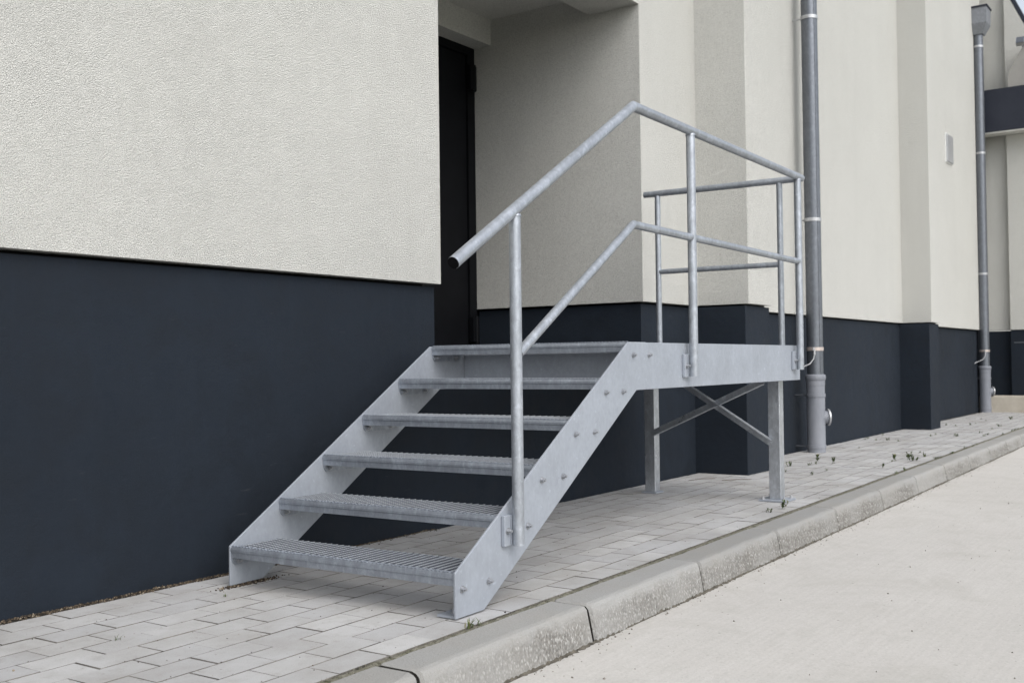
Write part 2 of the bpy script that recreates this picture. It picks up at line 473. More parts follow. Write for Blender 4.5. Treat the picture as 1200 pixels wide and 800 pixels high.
# kerb: bedding plus single stones
mb = MB(); mb.prism([kx(-6, -0.13), kx(24, -0.13), kx(24, -0.005), kx(-6, -0.005)], -0.32, -0.05)
kerb = mb.build('kerb', M['soil']); kerb['kind'] = 'structure'
prof = [(-0.198, -0.32), (-0.198, -0.15), (-0.176, -0.034), (-0.170, -0.015), (-0.158, -0.004), (-0.142, 0.0), (-0.010, 0.001), (-0.003, -0.004), (-0.003, -0.32)]
KL = 1.045
ks_mesh = []
for i in range(3):
    r = random.Random(50 + i); mb = MB()
    xs = [0.0105, 0.018] + [0.009 + (KL - 0.021) * t / 14 for t in range(1, 14)] + [KL - 0.018, KL - 0.0105]
    rings = []
    for j, xx in enumerate(xs):
        end = j in (0, len(xs) - 1)
        rings.append([(xx, y + (0.010 if end and y < -0.05 else 0) + r.gauss(0, 0.0008), z - (0.007 if end and z > -0.05 else 0) + (r.gauss(0, 0.0008) if z > -0.2 else 0)) for y, z in prof])
    n = len(prof)
    V = [p for R in rings for p in R]
    F = [(a * n + k, (a + 1) * n + k, (a + 1) * n + (k + 1) % n, a * n + (k + 1) % n) for a in range(len(rings) - 1) for k in range(n)]
    mb.add(V, F, False); mb.add(rings[0], [tuple(range(n))]); mb.add(rings[-1], [tuple(range(n))[::-1]])
    me = mb.mesh('kerb_stone'); me.materials.append(M['kerb']); me.materials.append(M['soil'])
    nf = len(me.polygons); me.polygons.foreach_set('material_index', [1 if i >= nf - 2 else 0 for i in range(nf)]); ks_mesh.append(me)
for k in range(-3, 20):
    o = link('kerb_stone', ks_mesh[k % 3], kerb)
    x, y = kx(-0.535 + k * KL, 0)
    o.location = (x, y + random.gauss(0, 0.0006), random.gauss(0, 0.0008)); o.rotation_euler = (0, 0, KA)

# ------------------------------------------------------------------ main building
ZS = 1.3975
B = thing('industrial_building', 'cream stuccoed industrial building with dark plinth and recessed doorway behind the stairs', 'building', (1.7, 0.4, 0))
def part(name, mb, mat, parent=B, loc=None):
    o = mb.build(name, mat)
    o.parent = parent; o.matrix_parent_inverse = Matrix.Translation(-parent.location)
    return o
TOP = 7.6
# stucco shells (front skin overhangs the plinth)
mb = MB(); mb.prism([(-7, 0.221), (1.740, 0.221), (1.745, 0.226), (1.745, 2.1), (1.49, 2.1), (1.49, 0.55), (-7, 0.55)], ZS, TOP); part('stucco_wall', mb, M['stucco'])
mb = MB(); mb.box(1.745, 4.203, 0.224, 0.668, 3.682, TOP); part('lintel', mb, M['stucco'])
mb = MB(); mb.prism([(4.208, 0.221), (11.44, 0.221), (11.44, 0.55), (4.46, 0.55), (4.46, 2.1), (4.203, 2.1), (4.203, 0.226)], ZS, TOP); part('stucco_wall', mb, M['stucco'])
mb = MB(); mb.box(11.44, 16.9, 0.262, 0.60, ZS, TOP); part('stucco_wall', mb, M['stucco'])
# recess
mb = MB(); mb.box(1.745, 4.203, 0.668, 1.632, 3.832, 3.95); part('recess_ceiling', mb, M['smooth'])
mb = MB(); mb.box(1.745, 4.203, 1.632, 1.90, 3.615, 3.95); part('door_lintel', mb, M['smooth'])
mb = MB(); mb.box(1.745, 2.30, 1.632, 1.90, 1.03, 3.615); part('recess_wall', mb, M['stucco'])
mb = MB(); mb.box(1.5, 4.4, 0.30, 2.1, 0.80, 1.02); part('threshold_slab', mb, M['plinth'])
mb = MB(); mb.box(1.49, 4.46, 2.1, 2.2, -0.2, 3.95); part('recess_wall', mb, M['plinth'])
# plinth
mb = MB(); mb.box(-7, 1.725, 0.261, 0.5, -0.3, 1.380); part('plinth', mb, M['plinth'])
mb = MB(); mb.box(1.725, 4.234, 0.261, 0.299, -0.3, 1.016); part('plinth', mb, M['plinth'])
mb = MB(); mb.box(4.234, 11.43, 0.261, 0.5, -0.3, 1.380); part('plinth', mb, M['plinth'])
mb = MB(); mb.box(4.234, 4.40, 0.5, 1.81, 1.021, 1.380); part('plinth', mb, M['plinth'])
mb = MB(); mb.box(1.50, 1.725, 0.5, 2.0, 1.021, 1.380); part('plinth', mb, M['plinth'])
mb = MB(); mb.box(11.43, 16.9, 0.312, 0.55, -0.3, 1.380); part('plinth', mb, M['plinth'])
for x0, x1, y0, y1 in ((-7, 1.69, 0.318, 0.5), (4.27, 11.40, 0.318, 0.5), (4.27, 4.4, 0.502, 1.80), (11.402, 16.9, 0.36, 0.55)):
    mb = MB(); mb.box(x0, x1, y0, y1, 1.378, ZS - 0.0005); part('shade_gap_fill', mb, M['door'])  # near-black filler that paints the shadow gap below the stucco overhang
# pilasters
for x0, x1, yf in ((5.176, 5.68, -0.200), (11.425, 11.90, -0.120)):
    mb = MB(); mb.cbox(x0, x1, yf - 0.03, 0.30, ZS + 0.0015, TOP, 0.006); pl = part('pilaster', mb, M['stucco'])
    mb = MB(); mb.cbox(x0 - 0.008, x1 + 0.004, yf, 0.29, -0.3, 1.382, 0.004); o = part('pilaster_base', mb, M['plinth'])
    mb = MB(); mb.box(x0 + 0.03, x1 - 0.03, yf + 0.03, 0.28, 1.381, ZS + 0.001); part('shade_gap_fill', mb, M['door'])  # same painted shadow gap, below the pilaster stucco
mb = MB(); mb.box(-7, 17, 0.15, 0.75, TOP, TOP + 0.06); part('roof_coping', mb, M['band'])
mb = MB(); mb.box(-7, 17, 0.61, 9.0, 7.40, 7.55); part('roof', mb, M['band'])  # unseen roof and rear walls, added to close the shell against light leaks
mb = MB(); mb.box(-7, 17, 8.8, 9.0, -0.3, 7.40); part('stucco_wall', mb, M['stucco'])
mb = MB(); mb.box(-7.0, -6.8, 0.56, 8.8, -0.3, 7.40); part('stucco_wall', mb, M['stucco'])
# door
mb = MB(); mb.box(2.20, 4.40, 1.84, 1.90, 1.021, 3.614); door = part('door', mb, M['door'])
for x0, x1 in ((2.39, 3.245), (3.255, 4.10)):
    mb = MB(); mb.box(x0, x1, 1.825, 1.839, 1.05, 3.54); o = mb.build('door_leaf', M['door']); o.parent = door; o.matrix_parent_inverse = Matrix.Identity(4)
for (x0, x1, z0, z1) in ((2.30, 2.385, 1.03, 3.615), (4.105, 4.203, 1.03, 3.615), (2.385, 4.105, 3.545, 3.615)):
    mb = MB(); mb.box(x0, x1, 1.808, 1.839, z0, z1); o = mb.build('door_frame', M['door']); o.parent = door
for z in (3.245, 1.12):
    mb = MB(); mb.box(4.09, 4.175, 1.765, 1.807, z, z + 0.205); mb.tube([(4.15, 1.775, z - 0.01), (4.15, 1.775, z + 0.215)], 0.018, 10)
    o = mb.build('hinge', M['door']); o.parent = door
mb = MB(); mb.tube([(3.33, 1.822, 2.06), (3.33, 1.77, 2.06), (3.46, 1.77, 2.06)], 0.011, 10); o = mb.build('handle', M['clamp']); o.parent = door

# gravel between wall and paving
def chips(r, n, area, size, zz):
    mb = MB()
    for _ in range(n):
        x, y = area(r)
        s = r.uniform(*size) * (1.5 if r.random() < 0.08 else 1)
        ax = [s * r.uniform(0.6, 1.2) for _ in range(3)]
        rot = Matrix.Rotation(r.uniform(0, 6.3), 3, 'Z') @ Matrix.Rotation(r.uniform(-0.7, 0.7), 3, 'X')
        P = [rot @ Vector(p) + Vector((x, y, zz + ax[2] * 0.35)) for p in ((ax[0], 0, 0), (0, ax[1], 0), (-ax[0], 0, 0), (0, -ax[1], 0), (ax[0] * .2, ax[1] * .1, ax[2]), (0, 0, -ax[2]))]
        mb.add(P, [(0, 1, 4), (1, 2, 4), (2, 3, 4), (3, 0, 4), (1, 0, 5), (2, 1, 5), (3, 2, 5), (0, 3, 5)])
    return mb
r = random.Random(3)
mb = chips(r, 5200, lambda r: (r.uniform(-2.2, 1.7), 0.258 - abs(r.gauss(0, 0.024)) * (0.55 + 0.6 * abs(math.sin(1.9 * r.uniform(0, 6))))), (0.002, 0.0058), -0.004)
g2 = chips(r, 700, lambda r: (r.gauss(0.10, 0.07), r.gauss(-0.035, 0.012) + 0.02), (0.002, 0.006), 0.0)
mb.add(g2.v, g2.f)
o = mb.build('gravel', M['gravel']); o['kind'] = 'stuff'; o['label'] = 'brown gravel chips lying along the foot of the dark plinth'

# ------------------------------------------------------------------ annex at the far end
A = thing('annex_building', 'cream annex with dark canopy band closing off the far end of the pavement', 'building', (17.3, -0.5, 0))
def apart(name, mb, mat): return part(name, mb, mat, A)
mb = MB(); mb.prism([(0.70, ZS), (-3.2, ZS), (-3.2, 6.20), (-0.632, 6.20), (0.183, 8.0), (0.70, 8.0)], 17.0, 17.4, 'x'); apart('stucco_wall', mb, M['stucco'])
mb = MB(); mb.prism([(-0.634, 6.203), (-0.690, 6.203), (0.130, 8.02), (0.181, 8.003)], 16.93, 17.45, 'x'); apart('roof_coping', mb, M['band'])
mb = MB(); mb.box(16.93, 17.45, 0.184, 0.7, 8.002, 8.06); apart('roof_coping', mb, M['band'])
mb = MB(); mb.box(16.93, 17.45, -3.2, -0.70, 6.202, 6.26); apart('roof_coping', mb, M['band'])
mb = MB(); mb.prism([(-0.13, ZS), (-0.645, ZS), (-0.645, 6.17), (-0.13, 7.29)], 16.88, 16.999, 'x'); apart('pilaster', mb, M['stucco'])
mb = MB(); mb.box(17.02, 17.4, -3.2, 0.70, -0.3, 1.380); apart('plinth', mb, M['plinth'])
mb = MB(); mb.box(16.90, 17.019, -0.645, -0.13, 0.271, 1.396); apart('pilaster_base', mb, M['plinth'])
mb = MB(); mb.box(16.895, 16.899, -0.62, -0.18, 1.17, 1.185); apart('trim', mb, M['zinc'])
mb = MB(); mb.box(16.45, 17.0, -3.2, 0.312, -0.2, 0.27); soften(apart('ledge', mb, M['ledge']), 0.01)
mb = MB(); mb.box(16.56, 16.87, -3.2, 0.225, 4.775, 5.50); apart('fascia', mb, M['band'])
mb = MB(); mb.box(16.57, 16.87, -3.2, 0.215, 4.75, 4.774); apart('soffit', mb, M['smooth'])
mb = MB(); mb.prism([(-0.217, 5.501), (-0.222, 5.74), (-0.483, 6.20), (-1.6, 6.20), (-1.6, 5.501)], 16.60, 16.86, 'x'); apart('sloping_parapet', mb, M['wedge'])
FL = thing('floodlight', 'small grey floodlight on the sloping parapet of the annex', 'lamp', (16.56, -0.44, 6.19))
mb = MB(); mb.tube([(0.15, 0, -0.01), (0.15, 0, 0.05), (0.02, 0.0, 0.06)], 0.012, 8); mb.build('bracket', M['zinc'], FL)
mb = MB(); mb.prism([(-0.07, 0.01), (0.02, -0.02), (0.06, 0.10), (-0.02, 0.12)], -0.07, 0.07, 'y'); mb.build('housing', M['clamp'], FL)
mb = MB(); mb.prism([(-0.075, 0.015), (-0.025, 0.118), (-0.032, 0.122), (-0.082, 0.018)], -0.06, 0.06, 'y'); mb.build('lens', M['zinc'], FL)

# ------------------------------------------------------------------ wall box
WB = thing('wall_box', 'flat pale metal cover plate fixed high on the cream wall near the hopper pipe', 'cover plate', (14.36, 0.262, 3.95))
mb = MB(); mb.box(-0.19, 0.19, -0.035, 0.004, 0.0, 0.42); soften(mb.build('cover', M['clamp'], WB), 0.006)
mb = MB(); mb.box(-0.205, 0.205, -0.015, 0.003, -0.015, 0.435); mb.build('frame', M['white'], WB)

# ------------------------------------------------------------------ downpipes
def downpipe(name, label, cx, cy, wall_y, top, hopper=False, group='grey downpipes on the facade'):
    T = thing(name, label, 'downpipe', (cx, cy, 0), 0, group)
    r = 0.080
    mb = MB(); mb.lathe([(r, 0.76), (r, top)], 0, 0, 32); mb.lathe([(0.0, top), (r, top)], 0, 0, 32); mb.build('pipe', M['zinc'], T)
    mb = MB()                                      # folded seam down the sheet-metal pipe
    a = math.radians(238)
    mb.tube([(r * math.cos(a), r * math.sin(a), 0.80), (r * math.cos(a), r * math.sin(a), top - 0.02)], 0.005, 6); mb.build('seam', M['zinc'], T)
    mb = MB(); mb.lathe([(0.090, -0.02), (0.090, 0.66), (0.093, 0.68), (0.093, 0.72), (0.100, 0.735), (0.103, 0.755), (0.100, 0.775), (0.093, 0.783), (0.080, 0.785)], 0, 0, 32)
    sp = mb.build('standpipe', M['pvc'], T)
    # cleaning access with round cap
    d = Vector((0.62, -0.78, 0)); s = Vector((0.78, 0.62, 0))
    mb = MB(); mb.tube([tuple(d * 0.06 + Vector((0, 0, 0.35))), tuple(d * 0.114 + Vector((0, 0, 0.35)))], 0.066, 20); mb.build('access_cap', M['pvc'], sp)
    mb = MB(); mb.tube([tuple(d * 0.115 + Vector((0, 0, 0.35))), tuple(d * 0.131 + Vector((0, 0, 0.35)))], 0.084, 20); mb.build('cap_rim', M['clamp'], sp)
    for z, big, mt in ((0.06, 1, 'pvc'), (0.575, 1, 'pvc'), (1.04, 0, 'copper'), (2.345, 0, 'clamp'), (4.40, 0, 'clamp')) + (((6.22, 0, 'clamp'),) if hopper else ()):
        rr = (0.090 if big else r)
        mb = MB(); mb.lathe([(rr + 0.0005, z - 0.018), (rr + 0.006, z - 0.017), (rr + 0.006, z + 0.017), (rr + 0.0005, z + 0.018)], 0, 0, 32)
        cl = mb.build('clamp', M[mt], T)
        if z > 1.1 or big:
            mb = MB(); mb.tube([(-rr * 0.3, rr * 0.7, z), (-rr * 0.3, wall_y - cy + 0.01, z)], 0.007, 8)
            mb.build('bracket', M['clamp' if not big else 'zinc'], cl)
        else:
            mb = MB(); mb.box(-0.135, -0.075, -0.03, -0.022, z - 0.016, z + 0.016); mb.build('clamp_ear', M['clamp'], cl)
            mb = MB(); mb.tube([(-0.12, -0.035, z - 0.01), (-0.12, -0.035, z - 0.06)], 0.012, 8); mb.build('terminal', M['clamp'], cl); mb = MB()
            mb.tube([(-0.12, -0.035, z - 0.06), (-0.13, -0.03, z - 0.10), (-0.16, 0.0, z - 0.15), (-0.21, 0.08, z - 0.19), (-0.24, wall_y - cy + 0.005, z - 0.21)], 0.006, 8)
            mb.build('earthing_wire', M['clamp'], cl)
    if hopper:
        def fr(z, hx, hy): return [(-hx, -hy, z), (hx, -hy, z), (hx, hy * 0.9, z), (-hx, hy * 0.9, z)]
        rings = [fr(top, 0.095, 0.095), fr(top + 0.17, 0.172, 0.172), fr(top + 0.44, 0.178, 0.178)]
        mb = MB()
        for a_, b_ in zip(rings, rings[1:]): mb.add(a_ + b_, [(k, (k + 1) % 4, 4 + (k + 1) % 4, 4 + k) for k in range(4)])
        mb.add(rings[0], [(3, 2, 1, 0)]); mb.add(fr(top + 0.38, 0.172, 0.172), [(0, 1, 2, 3)])
        h = mb.build('hopper', M['hopper'], T)
        mb = MB(); z = top + 0.43
        mb.box(-0.19, 0.19, -0.19, -0.172, z, z + 0.03); mb.box(-0.19, -0.172, -0.171, 0.16, z, z + 0.03); mb.box(0.172, 0.19, -0.171, 0.16, z, z + 0.03)
        mb.build('rim', M['band'], h)
    return T
downpipe('downpipe', 'tall dark zinc downpipe rising past the stair landing above a grey standpipe', 7.545, 0.055, 0.261, 7.2, False)
downpipe('downpipe', 'slim zinc downpipe topped by a tapered rain hopper beside the annex', 16.40, 0.20, 0.312, 6.42, True)

# ------------------------------------------------------------------ steel staircase
ST = thing('steel_staircase', 'galvanised steel staircase of grating treads with tube handrail and landing', 'staircase', (0, 0, 0), 0.0313)
G, RZ, Z1, W = 0.284, 0.1724, 0.1709, 1.2
ZL = Z1 + 5 * RZ; XE = 3.953; SD = 0.231; TH = 0.010
outline = [(0.0, 0.006), (0.183, 0.006), (1.494, ZL - SD), (XE, ZL - SD), (XE, ZL), (5 * G - 0.006, ZL), (0.0, Z1 + 0.003)]
stringers = []
for ya, yb in ((-TH, 0.0), (-W, -W + TH)):
    mb = MB(); mb.prism(outline, ya, yb, 'y'); s = soften(mb.build('stringer', M['galv'], ST), 0.0018, 2); stringers.append(s)
    inner = ya > -0.5
    # foot angle with two anchors
    y0, y1 = (ya - 0.085, ya) if inner else (yb, yb + 0.085)
    if inner: continue
    mb = MB(); mb.box(0.012, 0.12, y0, y1 , 0.004, 0.013); mb.build('foot_plate', M['galv'], s)
    for xx in (0.065,):
        mb = MB(); yc = (y0 + y1) / 2
        mb.lathe([(0.0, 0.026), (0.010, 0.026), (0.010, 0.014), (0.017, 0.014), (0.017, 0.012)], xx, yc, 10); mb.build('anchor', M['clamp'], s)
# bolts through the stringers
def bolt_mesh():
    mb = MB()
    P = [(0.0103 * math.cos(k * math.pi / 3), 0.0103 * math.sin(k * math.pi / 3)) for k in range(6)]
    mb.prism(P, -0.0125, -0.0032, 'y')
    Q = [(0.0135 * math.cos(k * math.pi / 8), 0.0135 * math.sin(k * math.pi / 8)) for k in range(16)]
    mb.prism(Q, -0.003, 0.0, 'y')
    R_ = [(0.0053 * math.cos(k * math.pi / 5), 0.0053 * math.sin(k * math.pi / 5)) for k in range(10)]
    mb.prism(R_, -0.021, -0.0127, 'y')
    me = mb.mesh('bolt'); me.materials.append(M['boltm']); return me
bme = bolt_mesh()
for i in range(6):
    for dx in (0.041, 0.213):
        if i == 0 and dx > 0.3: continue
        o = link('bolt', bme, stringers[1]); o.location = (i * G + dx, -W, Z1 + i * RZ - 0.061); o.rotation_euler = (0, random.uniform(0, 1), 0)
        o = link('bolt', bme, stringers[0]); o.location = (i * G + dx, -TH - 0.006, Z1 + i * RZ - 0.061); o.rotation_euler = (0, random.uniform(0, 1), 0)

YT0, YT1 = -W + TH + 0.001, -TH - 0.001
def grating(mb, x0, x1, z, px=0.078, py=0.0333, h=0.030):
    n = int(round((YT1 - YT0) / py))
    for k in range(1, n):
        y = YT0 + k * (YT1 - YT0) / n
        mb.box(x0, x1, y - 0.0028, y + 0.0028, z - 0.028, z)
    m = max(2, int(round((x1 - x0) / px)))
    for k in range(m + 1):
        x = x0 + k * (x1 - x0) / m
        mb.box(x - 0.0014, x + 0.0014, YT0 + 0.006, YT1 - 0.006, z - h, z - 0.0045)
def crests(mb, x0, x1, z, py=0.0333):
    n = int(round((YT1 - YT0) / py)); m = int((x1 - x0) / 0.013)
    for k in range(1, n):
        y = YT0 + k * (YT1 - YT0) / n
        for j in range(m):
            xa = x0 + j * (x1 - x0) / m
            mb.box(xa + 0.0015, xa + 0.0115, y - 0.0028, y + 0.0028, z, z + 0.003)
tread_me = {}
def tread(i):
    z = 0
    if not tread_me:
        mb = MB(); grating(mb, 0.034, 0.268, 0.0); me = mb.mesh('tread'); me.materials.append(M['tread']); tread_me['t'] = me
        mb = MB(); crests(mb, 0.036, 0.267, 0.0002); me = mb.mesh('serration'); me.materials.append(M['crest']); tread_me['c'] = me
        # nosing: punched lip, step, front plate
        mb = MB()
        P = [(0.034, -0.001), (0.030, 0.0025), (0.010, 0.0025), (0.003, -0.001), (0.0, -0.010), (0.0, -0.019), (0.0035, -0.021), (0.0035, -0.046), (0.0065, -0.046), (0.0065, -0.012), (0.012, -0.006), (0.034, -0.006)]
        mb.prism(P, YT0, YT1, 'y')
        for k in range(62):
            y = YT0 + (k + 0.5) * (YT1 - YT0) / 62
            mb.prism([(y - 0.0065, 0.0022), (y + 0.0065, 0.0022), (y + 0.0035, 0.0055), (y - 0.0035, 0.0055)], 0.006, 0.018, 'x')
            mb.prism([(y - 0.0045, 0.0022), (y + 0.0045, 0.0022), (y + 0.003, 0.0042), (y - 0.003, 0.0042)], 0.022, 0.029, 'x')
        me = mb.mesh('nosing'); me.materials.append(M['nosing']); tread_me['n'] = me
        mb = MB(); mb.prism([(0.0075, -0.002), (0.0075, -0.060), (0.022, -0.078), (0.235, -0.078), (0.268, -0.050), (0.268, -0.002)], 0.0, 0.005, 'y')
        me = mb.mesh('end_plate'); me.materials.append(M['nosing']); tread_me['e'] = me
        mb = MB(); mb.box(0.2685, 0.2715, YT0, YT1, -0.036, 0.0); me = mb.mesh('back_bar'); me.materials.append(M['nosing']); tread_me['b'] = me
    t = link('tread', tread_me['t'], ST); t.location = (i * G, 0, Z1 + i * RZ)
    link('nosing', tread_me['n'], t)
    link('back_bar', tread_me['b'], t)
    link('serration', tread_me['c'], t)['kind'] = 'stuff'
    for y in (YT0, YT1 - 0.005): e = link('end_plate', tread_me['e'], t); e.location = (0, y, 0)
    return t
for i in range(6): tread(i)
# landing: cross plates, grating, end plate
mb = MB(); mb.box(1.722, 1.732, YT0 + 0.001, YT1 - 0.001, ZL - SD + 0.002, ZL - 0.047); mb.build('cross_plate', M['galv'], ST)
mb = MB(); mb.box(XE - TH, XE - 0.0005, -W + TH + 0.0005, -TH - 0.0005, ZL - SD + 0.002, ZL - 0.002); mb.build('end_beam', M['galv'], ST)
mb = MB(); mb.box(2.80, 2.81, YT0 + 0.001, YT1 - 0.001, ZL - SD + 0.03, ZL - 0.047); mb.build('cross_plate', M['galv'], ST)
for x0, x1 in ((1.70, 2.80), (2.808, XE - 0.012)):
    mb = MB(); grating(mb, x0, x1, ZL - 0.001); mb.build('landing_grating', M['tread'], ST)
# handrail, mid rail, posts
YR = -W - 0.041; TR = 0.0241; PR = 0.0236
mb = MB(); mb.tube([(-0.046, YR, 1.306), (1.417, YR, 2.160), (3.925, YR, 2.160)], TR, 22, True, True); hr = mb.build('handrail', M['tube'], ST)
mb = MB(); a = 0.042; mb.tube([(-0.0478, YR, 1.30495), (-0.030, YR, 1.3154)], TR * 0.97, 20); mb.build('end_disc', M['dark'], hr)  # black disc over the hollow start of the handrail tube
def rail_z(x): return 1.306 + (x + 0.046) * (2.160 - 1.306) / 1.463
mb = MB(); mb.tube([(0.365 + 0.018, YR, 0.978), (1.400, YR, 1.592), (3.84, YR, 1.592)], 0.0195, 20); mb.build('mid_rail', M['tube'], ST)
def post(x, y, z0, z1):
    mb = MB(); mb.tube([(x, y, z0), (x, y, z1)], PR, 20)
    mb.lathe([(PR + 0.004, z1 - 0.010), (PR + 0.0025, z1 - 0.004), (PR, z1 + 0.001)], x, y, 20)
    return mb.build('post', M['tube'], ST)
posts = [post(0.365, YR, 0.226, rail_z(0.365) - 0.018), post(2.09, YR, 0.858, 2.143), post(3.84, YR, 0.872, 2.143)]
for p_, x, z0, z1 in ((posts[0], 0.365, 0.226, 0.346), (posts[1], 2.09, 0.853, 0.975), (posts[2], 3.84, 0.872, 0.995)):
    mb = MB(); mb.box(x - 0.019, x + 0.020, -W - 0.022, -W - 0.0005, z0 + 0.004, z1 - 0.002); mb.build('spacer', M['galv'], p_)
    mb = MB(); mb.box(x - 0.062, x - 0.0195, -W - 0.018, -W - 0.0005, z0, z1)
    b_ = soften(mb.build('bracket', M['galv'], p_), 0.003, 2)
    o = link('bolt', bme, b_); o.location = (x - 0.042, -W - 0.018, (z0 + z1) / 2)
# end rail across the landing
XR = 3.872
mb = MB(); mb.tube([(XR, -W - 0.036, 2.150), (XR, -0.096, 2.150)], 0.0225, 20); mb.build('end_rail', M['tube'], ST)
for y in (-0.200, -1.106):
    mb = MB(); mb.tube([(XR, y, ZL - 0.20), (XR, y, 2.133)], 0.0205, 18); p_ = mb.build('post', M['tube'], ST)
    mb = MB(); mb.box(XR + 0.0185, XE - TH - 0.0005, y - 0.03, y + 0.03, ZL - 0.20, ZL - 0.06); mb.build('bracket', M['galv'], p_)
mb = MB(); mb.tube([(XR, -1.09, 1.583), (XR, -0.215, 1.583)], 0.0185, 18); mb.build('end_mid_rail', M['tube'], ST)
# legs with base plates, cross bracing
for y in (-0.170, -1.085):
    mb = MB(); mb.box(3.745, 3.825, y - 0.04, y + 0.04, 0.012, ZL - SD - 0.0005 if y > -0.5 else ZL - 0.05); lg = soften(mb.build('leg', M['bright'], ST), 0.004, 2)
    mb = MB(); q = 0.095 if y < -0.5 else 0.058; mb.box(3.785 - q, 3.785 + q, y - q, y + q, 0.002, 0.012); bp = mb.build('base_plate', M['galv'], lg)
    for sx in ((3.712, 3.858) if y < -0.5 else ()):
        for sy in (y - 0.072, y + 0.072):
            mb = MB(); mb.lathe([(0.0, 0.032), (0.006, 0.032), (0.006, 0.022), (0.012, 0.022), (0.012, 0.0122)], sx, sy, 8); mb.build('anchor', M['clamp'], lg)
mb = MB(); mb.box(3.745, 3.825, YT0 + 0.001, YT1 - 0.001, ZL - SD + 0.003, ZL - 0.06); mb.build('cross_beam', M['galv'], ST)
def angle_bar(name, p, q, x, flip):
    (y0, z0), (y1, z1) = p, q
    d = Vector((y1 - y0, z1 - z0)).normalized(); n = Vector((-d.y, d.x))
    if n.y < 0: n = -n
    h = 0.045
    A_, B_ = Vector(p) - n * h / 2, Vector(q) - n * h / 2
    C_, D_ = Vector(q) + n * h / 2, Vector(p) + n * h / 2
    mb = MB(); mb.prism([tuple(A_), tuple(B_), tuple(C_), tuple(D_)], x - 0.005, x, 'x')
    e0, e1, f0, f1 = (D_, C_, D_ - n * 0.005, C_ - n * 0.005) if flip else (A_ + n * 0.005, B_ + n * 0.005, A_, B_)
    mb.prism([tuple(f0), tuple(f1), tuple(e1), tuple(e0)], x - 0.045, x - 0.0055, 'x')
    return mb.build(name, M['bright'], ST)
angle_bar('brace', (-0.205, 0.430), (-1.02, 0.797), 3.744, False)
angle_bar('brace', (-0.40, 0.806), (-1.062, 0.390), 3.738, True)

# ------------------------------------------------------------------ moss, seam dirt, weeds, pebbles, twigs
def blade(mb, base, az, ln, wd, lean, curl):
    d = Vector((math.cos(az), math.sin(az), 0)); s = Vector((-d.y, d.x, 0))
    p0 = Vector(base); p1 = p0 + d * ln * lean * 0.45 + Vector((0, 0, ln * 0.55)); p2 = p0 + d * ln * (lean + curl) + Vector((0, 0, ln * (0.95 - curl * 0.5)))
    mb.add([p0 - s * wd * 0.3, p0 + s * wd * 0.3, p1 + s * wd * 0.5, p1 - s * wd * 0.5, p2], [(0, 1, 2, 3), (3, 2, 4)])
def strip(u0, u1, v0, v1, z, step, jit, seed):
    r = random.Random(seed); mb = MB(); n = int((u1 - u0) / step)
    A_, B_ = [], []
    for i in range(n + 1):
        u = u0 + (u1 - u0) * i / n
        A_.append((*kx(u, v0 + r.gauss(0, jit)), z)); B_.append((*kx(u, v1 + r.gauss(0, jit)), z))
    mid = [((a[0] + b[0]) / 2, (a[1] + b[1]) / 2, z + abs(r.gauss(0, 0.003)) + 0.001) for a, b in zip(A_, B_)]
    m = n + 1
    mb.add(A_ + mid + B_, [(i, i + 1, m + i + 1, m + i) for i in range(n)] + [(m + i, m + i + 1, 2 * m + i + 1, 2 * m + i) for i in range(n)])
    return mb
mb = strip(-3, 17, -0.004, 0.031, -0.0052, 0.012, 0.0035, 11)
r = random.Random(31)
for _ in range(5200):
    u = r.uniform(-1.3, 9); v = r.choice((r.gauss(0.026, 0.005), r.gauss(0.003, 0.003), r.uniform(0, 0.03)))
    blade(mb, (*kx(u, v), -0.005), r.uniform(0, 6.3), r.uniform(0.004, 0.011), 0.0022, r.uniform(0.2, 1.0), 0.3)
o = mb.build('joint_moss', M['moss']); o['kind'] = 'stuff'; o['label'] = 'dry moss and soil filling the joint behind the kerb'
def seam_strip():
    r = random.Random(21); mb = MB(); A_, B_ = [], []; n = 1500
    for i in range(n + 1):
        u = -3 + 20 * i / n
        w = max(0.002, 0.005 + 0.005 * math.sin(u * 5.1) + r.gauss(0, 0.004))
        A_.append((*kx(u, -0.196 - w), ROAD_Z + 0.0005)); B_.append((*kx(u, -0.194), ROAD_Z + 0.006 + abs(r.gauss(0, 0.004))))
    m = n + 1
    return mb.add(A_ + B_, [(i, i + 1, m + i + 1, m + i) for i in range(n)])
o = seam_strip().build('seam_dirt', M['dirt']); o['kind'] = 'stuff'; o['label'] = 'dark dirt gathered in the seam between kerb and road'
r = random.Random(5)
def road_spot(r):
    if r.random() < 0.7:
        u = r.uniform(-1, 9); return kx(u, -0.20 - abs(r.gauss(0, 0.035)))
    u = r.uniform(-1, 9); return kx(u, -0.20 - r.uniform(0, 1.6))
mb = chips(r, 700, road_spot, (0.0015, 0.0045), ROAD_Z)
o = mb.build('road_grit', M['pebble']); o['kind'] = 'stuff'; o['label'] = 'loose grit scattered on the pale road beside the kerb'

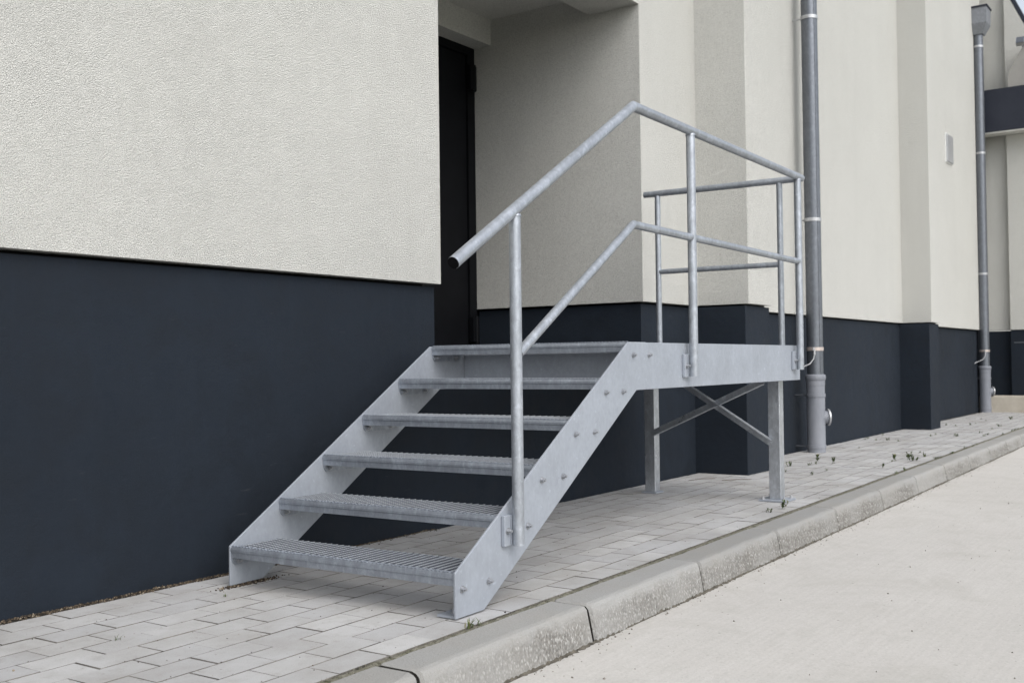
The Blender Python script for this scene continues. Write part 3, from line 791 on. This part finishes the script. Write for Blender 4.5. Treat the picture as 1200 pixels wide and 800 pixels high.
r = random.Random(77)
def pave_spot(r):
    if r.random() < 0.5: return kx(r.uniform(-1.2, 5), 0.03 + r.randint(0, 11) * PWD + r.gauss(0, 0.006))
    return kx(r.uniform(-1.2, 5), r.uniform(0.03, 1.45))
def off_wall(r):
    while True:
        p = pave_spot(r)
        if p[1] < 0.24: return p
o = chips(r, 420, off_wall, (0.001, 0.0032), 0.0).build('paving_grit', M['gravel']); o['kind'] = 'stuff'; o['label'] = 'fine dark grit strewn over the paving'
def weed_mesh(seed, h, n, leafy):
    r = random.Random(seed); mb = MB()
    for k in range(n):
        az = r.uniform(0, 6.3); ln = h * r.uniform(0.5, 1.1)
        b = (r.gauss(0, 0.006), r.gauss(0, 0.006), -0.003)
        if leafy:
            lean = r.uniform(0.1, 0.7)
            tip = Vector(b) + Vector((math.cos(az) * ln * lean, math.sin(az) * ln * lean, ln * 0.8))
            mb.tube([b, tuple(tip)], 0.0011, 4)
            for q in range(5):
                t = r.uniform(0.35, 1.0); p = Vector(b).lerp(tip, t)
                blade(mb, p, r.uniform(0, 6.3), h * r.uniform(0.22, 0.4), h * 0.16, 0.8, 0.3)
        else:
            blade(mb, b, az, ln, h * 0.09, r.uniform(0.15, 0.8), r.uniform(0.0, 0.5))
    me = mb.mesh('weed'); me.materials.append(M['weed']); return me
small = [weed_mesh(s, 0.030, 9, False) for s in (1, 2)] + [weed_mesh(s, 0.035, 5, True) for s in (3, 4)]
large = [weed_mesh(s, 0.075, 5, True) for s in (5, 6)] + [weed_mesh(8, 0.06, 14, False)]
def weed(x, y, me, label, group, sc=1.0, z=0.0):
    o = link('weed', me); o.location = (x, y, z); o.rotation_euler = (0, 0, random.uniform(0, 6.3)); o.scale = (sc, sc, sc * random.uniform(0.8, 1.2))
    tag(o, label, 'weed', group); return o
weed(-0.015, -1.300, large[2], 'dry grass tuft in the kerb joint below the first stair post', None, 0.85)
weed(0.045, -1.302, small[0], 'short dry sprout in the kerb joint beside the stringer foot', None, 1.1)
weed(3.43, -1.15, large[0], 'upright leafy weed in front of the landing leg base plate', None, 0.75)
weed(3.27, -1.13, small[2], 'tiny low weed in the paving near the landing leg', None, 1.2)
r = random.Random(9)
for k in range(16):
    u = r.uniform(4.2, 12.5); weed(*kx(u, 0.015 + r.gauss(0, 0.006)), r.choice(small), 'small weed sprouting in the joint behind the kerb', 'weeds along the kerb joint', r.uniform(0.7, 1.6))
for k in range(40):
    u = r.uniform(5.2, 14.5); row = r.randint(1, 9); x, y = kx(u, 0.030 + row * PWD)
    if y > 0.2 or (5.1 < x < 5.8 and y > -0.25) or (11.3 < x < 12 and y > -0.2): continue
    weed(x, y, r.choice(small), 'small weed growing between the pavers past the landing', 'weeds between the pavers', r.uniform(0.7, 1.7))
for x, y in ((6.35, -0.35), (6.45, -0.47), (6.6, -0.28), (6.9, -0.18)):
    weed(x, y, r.choice(large), 'leafy weed in the paving in front of the grey standpipe', 'leafy weeds before the standpipe', r.uniform(0.6, 0.9))
for x, y in ((6.95, -0.88), (7.15, -0.95), (7.35, -0.92), (7.05, -1.04), (7.5, -1.0), (6.3, -0.95)):
    weed(x, y, r.choice(large), 'larger leafy weed in the paving near the kerb beyond the landing', 'leafy weeds near the kerb', r.uniform(0.6, 1.0))
weed(-0.80, -0.365, small[1], 'tiny dark weed at a paver corner near the plinth gravel', None, 0.8)
weed(-0.14, -0.14, small[0], 'tiny weed in the paving beside the first tread', None, 0.8)
weed(0.60, 0.19, large[2], 'dark grass sprig against the plinth behind the open treads', None, 0.7)
for (x, y, ln, a, lab) in ((4.60, 0.06, 0.26, -0.5, 'thin dry twig on the pavers against the plinth under the landing'), (4.72, -0.17, 0.24, -0.75, 'thin dry twig on the pavers in front of the first pilaster')):
    mb = MB(); mb.tube([(0, 0, 0.004), (ln * 0.5, 0.012, 0.006), (ln, 0, 0.004)], 0.0022, 6)
    o = mb.build('twig', M['twig']); o.location = (x, y, 0); o.rotation_euler = (0, 0, a); tag(o, lab, 'twig')
